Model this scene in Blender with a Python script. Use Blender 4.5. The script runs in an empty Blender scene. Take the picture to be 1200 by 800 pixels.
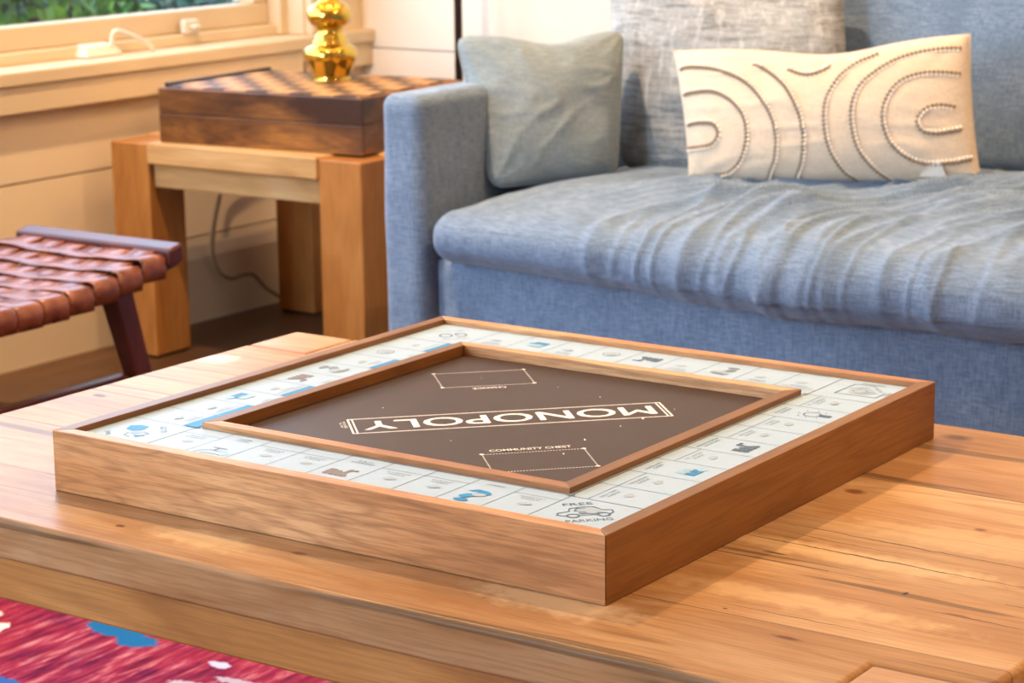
import bpy, bmesh, math, random
from math import sin, cos, pi, sqrt, exp
from mathutils import Vector, Matrix, noise

random.seed(7)
SC = bpy.context.scene
COL = SC.collection
V = Vector

# ------------------------------------------------------------------ helpers
def tag(o, label=None, cat=None, group=None, kind=None):
    if label: o['label'] = label
    if cat: o['category'] = cat
    if group: o['group'] = group
    if kind: o['kind'] = kind
    return o

def thing(name, label, cat, loc, group=None):
    o = bpy.data.objects.new(name, None)
    o.empty_display_size = .05
    o.location = loc
    COL.objects.link(o)
    return tag(o, label, cat, group)

def root_loc(o):
    l = V((0, 0, 0))
    while o:
        l += V(o.location); o = o.parent
    return l

def obj(name, bm, mats, parent=None, smooth=False, bevel=0, seg=2, sub=0, angle=None):
    """bm is in world coordinates; linked as ONE mesh object."""
    if parent:
        bmesh.ops.translate(bm, vec=-root_loc(parent), verts=bm.verts)
    bmesh.ops.recalc_face_normals(bm, faces=bm.faces)
    me = bpy.data.meshes.new(name)
    bm.to_mesh(me); bm.free()
    if not isinstance(mats, (list, tuple)): mats = [mats]
    for m in mats: me.materials.append(m)
    if smooth:
        for p in me.polygons: p.use_smooth = True
    o = bpy.data.objects.new(name, me)
    COL.objects.link(o)
    if parent: o.parent = parent
    if bevel:
        b = o.modifiers.new('bevel', 'BEVEL'); b.width = bevel; b.segments = seg
        b.limit_method = 'ANGLE'; b.angle_limit = math.radians(35)
        for p in me.polygons: p.use_smooth = True
        b.harden_normals = True
    if sub:
        s = o.modifiers.new('sub', 'SUBSURF'); s.levels = sub; s.render_levels = sub
    return o

def new(): return bmesh.new()

def box(bm, a, b, mi=0):
    x0, y0, z0 = a; x1, y1, z1 = b
    vs = [bm.verts.new(p) for p in ((x0,y0,z0),(x1,y0,z0),(x1,y1,z0),(x0,y1,z0),(x0,y0,z1),(x1,y0,z1),(x1,y1,z1),(x0,y1,z1))]
    for f in ((0,3,2,1),(4,5,6,7),(0,1,5,4),(1,2,6,5),(2,3,7,6),(3,0,4,7)):
        bm.faces.new([vs[i] for i in f]).material_index = mi
    return vs

def prism(bm, pts, z0, z1, mi=0):
    lo = [bm.verts.new((p[0], p[1], z0)) for p in pts]
    hi = [bm.verts.new((p[0], p[1], z1)) for p in pts]
    n = len(pts)
    bm.faces.new(lo[::-1]).material_index = mi
    bm.faces.new(hi).material_index = mi
    for i in range(n):
        bm.faces.new((lo[i], lo[(i+1) % n], hi[(i+1) % n], hi[i])).material_index = mi

def hexa(bm, lo, hi, mi=0):
    a = [bm.verts.new(p) for p in lo]; b = [bm.verts.new(p) for p in hi]
    n = len(a)
    bm.faces.new(a[::-1]).material_index = mi; bm.faces.new(b).material_index = mi
    for i in range(n): bm.faces.new((a[i], a[(i+1) % n], b[(i+1) % n], b[i])).material_index = mi

def tube(bm, pts, r, n=10, cap=True, mi=0):
    pts = [V(p) for p in pts]
    rings = []
    up = V((0, 0, 1))
    for i, p in enumerate(pts):
        d = (pts[min(i+1, len(pts)-1)] - pts[max(i-1, 0)]).normalized()
        ref = up if abs(d.dot(up)) < .95 else V((1, 0, 0))
        s = d.cross(ref).normalized(); t = s.cross(d).normalized()
        rr = r[i] if isinstance(r, (list, tuple)) else r
        rings.append([bm.verts.new(p + s*cos(2*pi*k/n)*rr + t*sin(2*pi*k/n)*rr) for k in range(n)])
    for a, b in zip(rings, rings[1:]):
        for k in range(n):
            bm.faces.new((a[k], a[(k+1) % n], b[(k+1) % n], b[k])).material_index = mi
    if cap:
        bm.faces.new(rings[0][::-1]).material_index = mi; bm.faces.new(rings[-1]).material_index = mi

def lathe(bm, c, prof, n=48, mi=0):
    rings = []
    for r, z in prof:
        rings.append([bm.verts.new((c[0]+r*cos(2*pi*k/n), c[1]+r*sin(2*pi*k/n), c[2]+z)) for k in range(n)])
    for a, b in zip(rings, rings[1:]):
        for k in range(n):
            bm.faces.new((a[k], a[(k+1) % n], b[(k+1) % n], b[k])).material_index = mi
    bm.faces.new(rings[0][::-1]); bm.faces.new(rings[-1])

def smooth_curve(pts, n=12):
    """Catmull-Rom through pts."""
    P = [V(p) for p in pts]
    P = [P[0]*2-P[1]] + P + [P[-1]*2-P[-2]]
    out = []
    for i in range(1, len(P)-2):
        for k in range(n):
            t = k/n
            a, b, c, d = P[i-1], P[i], P[i+1], P[i+2]
            out.append(.5*((2*b)+(c-a)*t+(2*a-5*b+4*c-d)*t*t+(3*b-a-3*c+d)*t**3))
    out.append(P[-2].copy())
    return out

def soft_box(bm, lo, hi, r, nx, ny, nz, disp=None):
    """rounded box with gridded faces, optional displacement"""
    lo = V(lo); hi = V(hi); N = (nx, ny, nz)
    seen = {}
    def vert(i, j, k):
        key = (i, j, k)
        if key in seen: return seen[key]
        p = V((lo.x+(hi.x-lo.x)*i/nx, lo.y+(hi.y-lo.y)*j/ny, lo.z+(hi.z-lo.z)*k/nz))
        q = V((min(max(p.x, lo.x+r), hi.x-r), min(max(p.y, lo.y+r), hi.y-r), min(max(p.z, lo.z+r), hi.z-r)))
        d = p-q
        nrm = d.normalized() if d.length > 1e-9 else V((0, 0, 1))
        if d.length > 1e-9: p = q + nrm*r
        if disp: p = disp(p, nrm)
        v = bm.verts.new(p); seen[key] = v
        return v
    for (a, b, c) in ((0, 1, 2), (1, 2, 0), (2, 0, 1)):
        for side in (0, N[c]):
            for i in range(N[a]):
                for j in range(N[b]):
                    q = []
                    for di, dj in ((0,0),(1,0),(1,1),(0,1)):
                        idx = [0, 0, 0]; idx[a] = i+di; idx[b] = j+dj; idx[c] = side
                        q.append(vert(*idx))
                    bm.faces.new(q)

def fbm(p, o=3):
    s = 0; a = 1; p = V(p)
    for i in range(o):
        s += a*noise.noise(p); p = p*2.03+V((3.1, 1.7, 9.2)); a *= .5
    return s

# ------------------------------------------------------------------ materials
def srgb(h):
    c = []
    for i in (0, 2, 4):
        v = int(h[i:i+2], 16)/255
        c.append(v/12.92 if v <= .04045 else ((v+.055)/1.055)**2.4)
    return (*c, 1)

class NT:
    def __init__(s, name):
        s.m = bpy.data.materials.new(name); s.m.use_nodes = True
        s.t = s.m.node_tree; s.N = s.t.nodes; s.L = s.t.links
        s.b = s.N['Principled BSDF']
    def n(s, typ, **kw):
        nd = s.N.new(typ)
        for k, v in kw.items():
            if k.startswith('i_'):
                key = k[2:]
                key = int(key) if key.isdigit() else key.replace('_', ' ')
                nd.inputs[key].default_value = v
            else: setattr(nd, k, v)
        return nd
    def link(s, a, b): s.L.new(a, b)
    def coords(s, scale=(1,1,1), rot=(0,0,0), loc=(0,0,0), src='Object'):
        tc = s.n('ShaderNodeTexCoord'); mp = s.n('ShaderNodeMapping')
        mp.inputs['Scale'].default_value = scale; mp.inputs['Rotation'].default_value = rot
        mp.inputs['Location'].default_value = loc
        s.link(tc.outputs[src], mp.inputs[0]); return mp.outputs[0]
    def noise(s, vec, scale, detail=4, rough=.55, dist=0):
        nd = s.n('ShaderNodeTexNoise'); nd.inputs['Scale'].default_value = scale
        nd.inputs['Detail'].default_value = detail; nd.inputs['Roughness'].default_value = rough
        nd.inputs['Distortion'].default_value = dist
        s.link(vec, nd.inputs['Vector']); return nd.outputs['Fac']
    def ramp(s, fac, stops):
        r = s.n('ShaderNodeValToRGB'); e = r.color_ramp.elements
        while len(e) < len(stops): e.new(.5)
        for el, (p, c) in zip(e, stops):
            el.position = p; el.color = c if len(c) == 4 else (*c, 1)
        s.link(fac, r.inputs[0]); return r.outputs[0]
    def mix(s, a, b, fac, mode='MIX'):
        m = s.n('ShaderNodeMix', data_type='RGBA', blend_type=mode)
        if hasattr(fac, 'links'): s.link(fac, m.inputs[0])
        else: m.inputs[0].default_value = fac
        for x, i in ((a, 6), (b, 7)):
            if hasattr(x, 'links'): s.link(x, m.inputs[i])
            else: m.inputs[i].default_value = x
        return m.outputs[2]
    def math(s, op, a, b=0, c=None, clamp=False):
        m = s.n('ShaderNodeMath', operation=op, use_clamp=clamp)
        for x, i in ((a, 0), (b, 1), (c, 2)):
            if x is None: continue
            if hasattr(x, 'links'): s.link(x, m.inputs[i])
            else: m.inputs[i].default_value = x
        return m.outputs[0]
    def bump(s, h, strength=.3, dist=.001):
        b = s.n('ShaderNodeBump'); b.inputs['Strength'].default_value = strength
        b.inputs['Distance'].default_value = dist
        s.link(h, b.inputs['Height']); s.link(b.outputs[0], s.b.inputs['Normal'])
    def base(s, c): 
        if hasattr(c, 'links'): s.link(c, s.b.inputs['Base Color'])
        else: s.b.inputs['Base Color'].default_value = c
    def rough(s, v): 
        if hasattr(v, 'links'): s.link(v, s.b.inputs['Roughness'])
        else: s.b.inputs['Roughness'].default_value = v

def plain(name, col, rough=.5, metal=0, spec=.5, bump=None):
    t = NT(name); t.base(col); t.rough(rough); t.b.inputs['Metallic'].default_value = metal
    t.b.inputs['Specular IOR Level'].default_value = spec
    v = t.coords()
    n = t.noise(v, 60 if bump is None else bump, 3)
    t.bump(n, .08, .0006)
    return t.m

def wood(name, dark, mid, light, axis='x', rough=.35, rings=1.0, fine=1.0, planks=0, knots=0, seed=0., coat=0, patch=.5, streak=.35, bumps=.12, spec=.4, flen=.035, marks=None):
    """grain runs along axis"""
    t = NT(name)
    ax = 'xyz'.index(axis)
    sc = [1, 1, 1]; sc[ax] = .1
    src = t.coords(loc=(seed, seed*.7, seed*.3))
    if planks:                                   # board-to-board variation across y
        sep = t.n('ShaderNodeSeparateXYZ'); t.link(src, sep.inputs[0])
        q = t.math('DIVIDE', sep.outputs[1 if ax != 1 else 0], planks)
        fl = t.math('FLOOR', q)
        wn = t.n('ShaderNodeTexWhiteNoise', noise_dimensions='1D'); t.link(fl, wn.inputs['W'])
        cmb = t.n('ShaderNodeCombineXYZ'); 
        t.link(t.math('MULTIPLY', wn.outputs[0], 7.3), cmb.inputs[ax])
        t.link(t.math('MULTIPLY', wn.outputs[0], 3.1), cmb.inputs[2])
        add = t.n('ShaderNodeVectorMath', operation='ADD'); t.link(src, add.inputs[0]); t.link(cmb.outputs[0], add.inputs[1])
        srcp = add.outputs[0]
    else: srcp = src
    m1 = t.n('ShaderNodeMapping'); m1.inputs['Scale'].default_value = sc; t.link(srcp, m1.inputs[0])
    warp = t.noise(m1.outputs[0], 9*rings, 3, .5, .6)
    # cathedral rings: sawtooth of warped low frequency noise
    ring = t.math('FRACT', t.math('MULTIPLY', warp, 14))
    ring = t.math('ABSOLUTE', t.math('SUBTRACT', ring, .5))
    sc2 = [1, 1, 1]; sc2[ax] = flen
    m2 = t.n('ShaderNodeMapping'); m2.inputs['Scale'].default_value = sc2; t.link(srcp, m2.inputs[0])
    fib = t.noise(m2.outputs[0], 420*fine, 3, .6)
    sc3 = [1, 1, 1]; sc3[ax] = .3
    m3 = t.n('ShaderNodeMapping'); m3.inputs['Scale'].default_value = sc3; t.link(srcp, m3.inputs[0])
    pat = t.noise(m3.outputs[0], 9, 4, .6, .4)
    base = t.ramp(pat, [(.36, dark), (.5, mid), (.64, light)])
    base = t.mix(mid, base, patch)
    rl = t.ramp(ring, [(0, (1,1,1,1)), (.26, (0,0,0,1))])
    c = t.mix(base, dark, t.math('MULTIPLY', rl, streak*.75))
    f2 = t.ramp(fib, [(.40, (0,0,0,1)), (.56, (1,1,1,1))])
    fm = t.math('MULTIPLY', t.math('SUBTRACT', 1, f2), streak*.55)
    c = t.mix(c, [x*.6 for x in dark[:3]]+[1], fm)
    if planks:
        tint = t.ramp(wn.outputs[0], [(0, (.74,.68,.62,1)), (.5, (.98,.96,.93,1)), (1, (1.12,1.13,1.14,1))])
        c = t.mix(c, tint, .75, 'MULTIPLY')
        fr = t.math('FRACT', q)
        edge = t.math('MINIMUM', fr, t.math('SUBTRACT', 1, fr))
        ln = t.math('LESS_THAN', edge, .0011/planks)
        br = t.math('GREATER_THAN', t.noise(m3.outputs[0], 5, 2), .42)
        c = t.mix(c, (.06,.03,.015,1), t.math('MULTIPLY', t.math('MULTIPLY', ln, br), .75))
        # long dark checks running with the grain
        sc4 = [1, 1, 1]; sc4[ax] = .05
        m4 = t.n('ShaderNodeMapping'); m4.inputs['Scale'].default_value = sc4; t.link(srcp, m4.inputs[0])
        ck = t.noise(m4.outputs[0], 38, 3, .5, .2)
        ckm = t.ramp(ck, [(.625, (0,0,0,1)), (.66, (1,1,1,1))])
        c = t.mix(c, (.07,.04,.02,1), t.math('MULTIPLY', ckm, .6))
    if knots:
        vo = t.n('ShaderNodeTexVoronoi', feature='F1'); vo.inputs['Scale'].default_value = knots
        sc5 = [1, 1, 1]; sc5[ax] = .55
        m5 = t.n('ShaderNodeMapping'); m5.inputs['Scale'].default_value = sc5; t.link(srcp, m5.inputs[0])
        t.link(m5.outputs[0], vo.inputs['Vector'])
        dn = t.math('ADD', vo.outputs['Distance'], t.math('MULTIPLY', t.math('SUBTRACT', pat, .5), .12))
        km = t.ramp(dn, [(.02, (1,1,1,1)), (.075, (0,0,0,1))])
        c = t.mix(c, (.05,.022,.01,1), t.math('MULTIPLY', km, .8))
    if marks:
        pv = t.coords(); sp_ = t.n('ShaderNodeSeparateXYZ'); t.link(pv, sp_.inputs[0])
        wv = t.math('SUBTRACT', t.noise(pv, 60, 3, .6), .5)
        for (x, y, rx, ry, col, k) in marks[0]:
            dx = t.math('DIVIDE', t.math('SUBTRACT', sp_.outputs[0], x), rx); dy = t.math('DIVIDE', t.math('SUBTRACT', sp_.outputs[1], y), ry)
            d = t.math('ADD', t.math('SQRT', t.math('ADD', t.math('MULTIPLY', dx, dx), t.math('MULTIPLY', dy, dy))), t.math('MULTIPLY', wv, 1.2))
            c = t.mix(c, srgb(col), t.math('MULTIPLY', t.ramp(d, [(.45, (1,1,1,1)), (1., (0,0,0,1))]), k))
        for (x0, y0, x1, y1, w, k) in marks[1]:
            sl = (y1-y0)/(x1-x0)
            ln = t.math('ADD', t.math('MULTIPLY', t.math('SUBTRACT', sp_.outputs[0], x0), sl), y0)
            ln = t.math('ADD', ln, t.math('MULTIPLY', wv, .006))
            d = t.math('ABSOLUTE', t.math('SUBTRACT', sp_.outputs[1], ln))
            xm = (x0+x1)/2; hw = (x1-x0)/2
            taper = t.math('SUBTRACT', 1, t.math('DIVIDE', t.math('ABSOLUTE', t.math('SUBTRACT', sp_.outputs[0], xm)), hw), None, True)
            mk = t.math('LESS_THAN', d, t.math('MULTIPLY', taper, w*1.6))
            c = t.mix(c, (.05, .025, .012, 1), t.math('MULTIPLY', mk, k))
    t.base(c)
    t.rough(t.math('ADD', rough-.06, t.math('MULTIPLY', pat, .16)))
    t.bump(t.math('ADD', t.math('MULTIPLY', fib, .6), t.math('MULTIPLY', ring, .25)), bumps, .0006)
    t.b.inputs['Specular IOR Level'].default_value = spec
    t.b.inputs['Coat Weight'].default_value = coat
    t.b.inputs['Coat Roughness'].default_value = .13
    return t.m

def fabric(name, c1, c2, weave=900, slub=0, rough=.9, sheen=.25, mottling=.35):
    t = NT(name)
    v = t.coords()
    tc = t.n('ShaderNodeTexCoord')
    m1 = t.n('ShaderNodeMapping'); m1.inputs['Scale'].default_value = (1, 1, .08); t.link(tc.outputs['Object'], m1.inputs[0])
    m2 = t.n('ShaderNodeMapping'); m2.inputs['Scale'].default_value = (.08, .08, 1); t.link(tc.outputs['Object'], m2.inputs[0])
    a = t.noise(m1.outputs[0], weave, 2, .5); b = t.noise(m2.outputs[0], weave, 2, .5)
    w = t.math('MULTIPLY', t.math('ADD', a, b), .5)
    c = t.ramp(w, [(.36, c1), (.64, c2)])
    big = t.noise(v, 14, 4, .6)
    dk = [x*(1-mottling*.5) for x in c1[:3]]+[1]
    c = t.mix(c, dk, t.ramp(big, [(.4, (0,0,0,1)), (.75, (.5,.5,.5,1))]))
    h = w
    if slub:
        m3 = t.n('ShaderNodeMapping'); m3.inputs['Scale'].default_value = (.1, .1, 1); t.link(tc.outputs['Object'], m3.inputs[0])
        s1 = t.noise(m3.outputs[0], slub, 4, .65, .3)
        m4 = t.n('ShaderNodeMapping'); m4.inputs['Scale'].default_value = (1, 1, .12); t.link(tc.outputs['Object'], m4.inputs[0])
        s2 = t.noise(m4.outputs[0], slub*.5, 3, .6, .3)
        c = t.mix(c, (.055,.055,.055,1), t.ramp(s1, [(.48, (0,0,0,1)), (.68, (.6,.6,.6,1))]))
        c = t.mix(c, (.62,.63,.63,1), t.ramp(s2, [(.52, (0,0,0,1)), (.72, (.5,.5,.5,1))]))
        h = t.math('ADD', w, t.math('MULTIPLY', s1, -1.2))
    t.base(c); t.rough(rough); t.b.inputs['Sheen Weight'].default_value = sheen
    t.b.inputs['Sheen Roughness'].default_value = .5
    t.b.inputs['Specular IOR Level'].default_value = .2
    t.bump(h, .35, .0012)
    return t.m

M = {}
KNOTS = [(.28, -.082, .012, .0022, '3a2210', .8), (.298, -.055, .008, .0018, '3a2210', .8), (.374, -.238, .013, .004, '5a2814', .85), (.400, -.114, .0022, .0045, '1c0e08', .95),
         (.384, .052, .007, .005, '6b3c22', .8), (.448, -.137, .012, .003, '6b3c22', .6), (.311, -.209, .003, .002, '2a140a', .9), (.258, .094, .012, .008, '6a3214', .8),
         (-.174, -.293, .005, .0035, '5a2410', .85), (-.49, .004, .010, .005, '3a2c20', .85), (-.47, .03, .035, .010, '8b7a62', .4), (-.504, .182, .030, .022, 'd8d2c4', .6), (-.014, -.272, .010, .005, '5c3018', .6),
         (-.10, -.285, .060, .022, 'e0bf90', .5), (.20, -.26, .080, .030, 'e6c79c', .5), (.10, -.30, .09, .014, '8a5a2c', .45), (.33, -.06, .16, .02, 'e3c294', .5), (.40, .02, .13, .03, 'dcb888', .4), (.34, -.17, .14, .02, 'deba8a', .5), (-.3, -.30, .10, .018, '9a6a3c', .4)]
CRACKS = [(.20, -.010, .50, -.020, .0007, .8), (.20, -.052, .50, -.060, .0009, .85), (.23, -.03, .36, -.036, .0006, .7), (.28, -.200, .43, -.199, .0005, .7), (.41, -.138, .52, -.140, .0006, .8), (.28, -.1, .46, -.108, .0004, .4), (.2, .06, .5, .05, .0004, .5)]
M['table'] = wood('table_wood', srgb('8f5e34'), srgb('b98f64'), srgb('d8bb94'), 'x', rough=.36, planks=.118, knots=8.5, seed=.31, spec=.13, marks=(KNOTS, CRACKS), patch=.45, streak=.46, bumps=.05)
M['table_edge'] = wood('table_apron_wood', srgb('8f5a28'), srgb('b27a3c'), srgb('c79252'), 'x', rough=.42, seed=2.2, fine=.8, streak=.5, patch=.6)
M['table_leg'] = wood('table_leg_wood', srgb('8c5a34'), srgb('b08055'), srgb('cba47c'), 'x', rough=.3, seed=4.1, streak=.35)
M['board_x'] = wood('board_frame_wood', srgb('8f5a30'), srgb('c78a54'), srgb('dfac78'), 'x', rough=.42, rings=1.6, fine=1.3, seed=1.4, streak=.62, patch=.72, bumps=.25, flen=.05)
M['board_y'] = wood('board_frame_wood_shaded', srgb('5c3817'), srgb('7f5227'), srgb('936733'), 'y', rough=.42, rings=1.3, fine=1.1, seed=3.4, streak=.4, patch=.5, bumps=.12)  # same wood, grain along y; right-side shade put into the darker colour
M['side_x'] = wood('side_table_rail_wood', srgb('986a38'), srgb('c89a60'), srgb('deb884'), 'x', rough=.55, knots=4.5, seed=5.3, streak=.3)
M['side_z'] = wood('side_table_leg_wood', srgb('844c1c'), srgb('ad702f'), srgb('c68a4a'), 'z', rough=.5, seed=6.3, streak=.3)
M['chess_box'] = wood('chess_box_wood', srgb('33190a'), srgb('6e421a'), srgb('9a6428'), 'x', rough=.35, rings=1.3, seed=7.7, streak=.55, patch=.95)
M['chess_dark'] = plain('chess_dark_edge', srgb('22130c'), .4)
M['stool_wood'] = wood('stool_dark_wood', srgb('2a0f0a'), srgb('4c1e14'), srgb('6a2f20'), 'z', rough=.32, seed=8.8, streak=.3)
M['brown_mat'] = plain('brown_board', srgb('3c2b23'), .45, bump=500, spec=.2)
M['white_ink'] = plain('white_ink', srgb('f2ece4'), .5)
M['linen'] = fabric('sofa_linen', srgb('566a82'), srgb('8598ae'), 700)
M['linen_pillow'] = fabric('pillow_linen', srgb('748084'), srgb('94a0a4'), 700)
M['woven'] = fabric('woven_pillow', srgb('898c8d'), srgb('b2b4b4'), 500, slub=170, mottling=.4)
M['cream'] = fabric('cream_cotton', srgb('c8b69f'), srgb('dfceb8'), 800, mottling=.1)
M['cord_dark'] = plain('taupe_cord', srgb('8a7862'), .9, bump=900)
M['cord_light'] = plain('white_cord', srgb('f0e8dc'), .9, bump=900)
M['thread'] = plain('stitch_thread', srgb('5c6873'), .9)
M['brass'] = plain('polished_brass', srgb('cdae4e'), .10, metal=1, bump=14)
M['black_metal'] = plain('dark_bronze', srgb('3a322e'), .4, metal=.7)
M['cable'] = plain('brown_cable', srgb('8b6f4c'), .6)
M['white_metal'] = plain('cream_hardware', srgb('d8cdbb'), .35)
M['trim'] = plain('painted_trim', srgb('d2bd9c'), .45, bump=30)

def leather():
    t = NT('tan_leather'); v = t.coords()
    n = t.noise(v, 30, 4, .6); f = t.noise(v, 700, 3, .6)
    t.base(t.ramp(n, [(.3, srgb('50261a')), (.5, srgb('78412b')), (.7, srgb('925a42'))]))
    t.rough(t.math('ADD', .2, t.math('MULTIPLY', n, .2)))
    t.bump(f, .15, .0005); return t.m
M['leather'] = leather()

def paper():
    t = NT('board_paper'); v = t.coords()
    n = t.noise(v, 90, 5, .7)
    st = t.ramp(n, [(.57, (0,0,0,1)), (.75, (.55,.55,.55,1))])
    t.base(t.mix(srgb('a9c0d3'), srgb('a9b1b5'), st)); t.rough(.42); t.b.inputs['Specular IOR Level'].default_value = .12; return t.m
M['paper'] = paper()
M['ink_line'] = plain('blue_grey_ink', srgb('35506b'), .4)
M['ink_faint'] = plain('faded_ink', srgb('6f7f8a'), .5)
M['ink_cyan'] = plain('cyan_ink', srgb('1f86bf'), .45, spec=.15)
M['ink_lcyan'] = plain('pale_cyan_ink', srgb('86b8d2'), .35)
M['ink_brown'] = plain('brown_ink', srgb('6b5a50'), .45)
M['ink_stain'] = plain('worn_patch', srgb('9fb0bd'), .45, spec=.12)

def wall_mat(name, col, horiz='x'):
    t = NT(name)
    v = t.coords(src='Object')
    n = t.noise(v, 3, 3)
    c = t.mix(col, [x*.93 for x in col[:3]]+[1], n)
    t.base(c); t.rough(.55); t.bump(t.noise(v, 180, 3), .05, .001); return t.m
M['wall'] = wall_mat('wall_paint', srgb('eadfd0'))
M['wall_left'] = wall_mat('wall_paint_warm_lit', srgb('e4cfae'))  # same white wall, with the warm lamp light put into its colour
M['ceiling'] = wall_mat('ceiling_warm_bounce', srgb('dcc5a2'))  # unseen; tan picked so the bounce light turns warm
M['wall_right'] = wall_mat('wall_warm_bounce', srgb('cf9f6c'))  # unseen wall, tan made up to bounce warm light onto right-facing sides
M['floor'] = wood('floor_wood', srgb('3b2718'), srgb('5a3d26'), srgb('6e4e33'), 'y', rough=.45, planks=.13, seed=9.9, streak=.35)

def rug_mat():
    t = NT('rug_pile')
    v = t.coords()
    m = t.n('ShaderNodeMapping'); m.inputs['Scale'].default_value = (1, .12, 1); m.inputs['Rotation'].default_value = (0,0,.25); t.link(v, m.inputs[0])
    a = t.noise(m.outputs[0], 90, 4, .7, .3); b = t.noise(v, 5, 3, .6, .5)
    c = t.ramp(a, [(.34, srgb('3d0f30')), (.44, srgb('6e1b40')), (.54, srgb('96304e')), (.68, srgb('c08590'))])
    c = t.mix(c, srgb('962838'), t.ramp(b, [(.42, (0,0,0,1)), (.62, (.6,.6,.6,1))]))
    c = t.mix(c, srgb('4f1545'), t.ramp(t.noise(v, 7, 3, .6), [(.5, (0,0,0,1)), (.7, (.7,.7,.7,1))]))
    sep = t.n('ShaderNodeSeparateXYZ'); t.link(v, sep.inputs[0])
    wn = t.math('MULTIPLY', t.math('SUBTRACT', t.noise(v, 45, 4, .65), .5), 1.5)
    for (x, y, rx, ry, col) in BLOBS:
        dx = t.math('DIVIDE', t.math('SUBTRACT', sep.outputs[0], x), rx)
        dy = t.math('DIVIDE', t.math('SUBTRACT', sep.outputs[1], y), ry)
        d = t.math('SQRT', t.math('ADD', t.math('MULTIPLY', dx, dx), t.math('MULTIPLY', dy, dy)))
        d = t.math('ADD', d, wn)
        mk = t.ramp(d, [(.86, (1,1,1,1)), (1.0, (0,0,0,1))])
        c = t.mix(c, srgb(col), mk)
    t.base(c); t.rough(.95); t.b.inputs['Specular IOR Level'].default_value = .1
    t.bump(t.noise(v, 500, 2), .6, .003)
    return t.m
# stains of colour woven in the rug (local to the rug centre)
RUGC = V((-.42, -.2, 0))
BLOBS = [(x-RUGC.x, y-RUGC.y, rx, ry, c) for x, y, rx, ry, c in (
         (-1.085, .612, .050, .022, '1a659f'), (-1.040, .598, .035, .020, '1a659f'), (-1.055, .400, .07, .03, '2b5fae'),
         (-1.262, .570, .018, .020, 'e6d2ca'), (-1.215, .535, .014, .030, 'eadbd6'), (-.905, .592, .016, .010, 'b3bbe0'),
         (-.800, .560, .085, .012, 'a9a2b8'), (-.875, .520, .05, .018, 'b0a9bd'), (-.62, .46, .07, .08, '2d4f96'))]
M['rug'] = rug_mat()

def glass():
    t = NT('window_glass')
    tr = t.n('ShaderNodeBsdfTransparent'); gl = t.n('ShaderNodeBsdfGlossy'); gl.inputs['Roughness'].default_value = .02
    
    mx = t.n('ShaderNodeMixShader'); mx.inputs[0].default_value = .02; t.link(tr.outputs[0], mx.inputs[1]); t.link(gl.outputs[0], mx.inputs[2])
    t.link(mx.outputs[0], t.N['Material Output'].inputs['Surface']); return t.m
M['glass'] = glass()
def leaf(name, a, b):
    t = NT(name); v = t.coords(); n = t.noise(v, 8, 3)
    t.base(t.ramp(n, [(.3, a), (.7, b)])); t.rough(.5); return t.m
M['leaf'] = leaf('leaf_green', srgb('14482c'), srgb('6ca83a'))
M['leaf2'] = leaf('leaf_blue_green', srgb('0c2c30'), srgb('2c6250'))
M['bark'] = plain('bark', srgb('50443c'), .9)
M['ground'] = plain('garden_ground', srgb('a9aaa6'), .95)

# ------------------------------------------------------------------ dimensions
T = .42                        # coffee table top
XW, YB = -2.27, 2.60           # left wall and back wall faces
XR, YF, H = 2.6, -3.2, 2.5

# ------------------------------------------------------------------ room
def struct(name, bm, m, parent=None, **k):
    o = obj(name, bm, m, parent, **k)
    if not parent: o['kind'] = 'structure'
    return o

b = new(); box(b, (XW-.15, YF-.1, -.06), (XR+.1, YB+.1, 0)); struct('floor', b, M['floor'])
b = new(); box(b, (XW-.15, YF-.1, H), (XR+.1, YB+.1, H+.06)); struct('ceiling', b, M['ceiling'])

# left wall: lap boards below the window, opening y -1.6 .. 2.34, z .53 .. 2.05
WY0, WY1, WZ0, WZ1 = -1.75, 2.415, .53, 2.05
def boards_x(bm, x, y0, y1, z0, z1, th=.14, first=.003):
    """horizontal boards with a shadow gap, pitch .165, on a wall at x facing +x"""
    z = z0
    cuts = [c for c in [first+.165*i for i in range(0, 20)] if z0 < c < z1]
    lo = z0
    for c in cuts+[z1]:
        box(bm, (x-th+.02, y0, lo+(.002 if lo != z0 else 0)), (x, y1, c-(.002 if c != z1 else 0)))
        lo = c
    box(bm, (x-th, y0, z0), (x-.012, y1, z1))
b = new()
boards_x(b, XW, YF, YB, 0, WZ0)
boards_x(b, XW, YF, YB, WZ1, H)
boards_x(b, XW, YF, WY0, WZ0, WZ1)
boards_x(b, XW, WY1, YB, WZ0, WZ1)
struct('wall_left', b, M['wall_left'])
b = new()
lo = 0
for c in [.003+.165*i for i in range(1, 16)]+[H]:
    box(b, (XW-.15, YB, lo+.002), (XR, YB+.1, c-.002)); lo = c
box(b, (XW-.15, YB+.012, 0), (XR, YB+.11, H))
struct('wall_back', b, M['wall'])
b = new(); box(b, (XR, YF, 0), (XR+.1, YB, H)); struct('wall_right', b, M['wall_right'])
# front wall with a wide opening
FX0, FX1, FZ0, FZ1 = -2.2, -1.1, .35, 2.15
b = new()
box(b, (XW-.15, YF-.1, 0), (FX0, YF, H)); box(b, (FX1, YF-.1, 0), (XR, YF, H))
box(b, (FX0, YF-.1, 0), (FX1, YF, FZ0)); box(b, (FX0, YF-.1, FZ1), (FX1, YF, H))
struct('wall_front', b, M['wall'])
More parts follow.
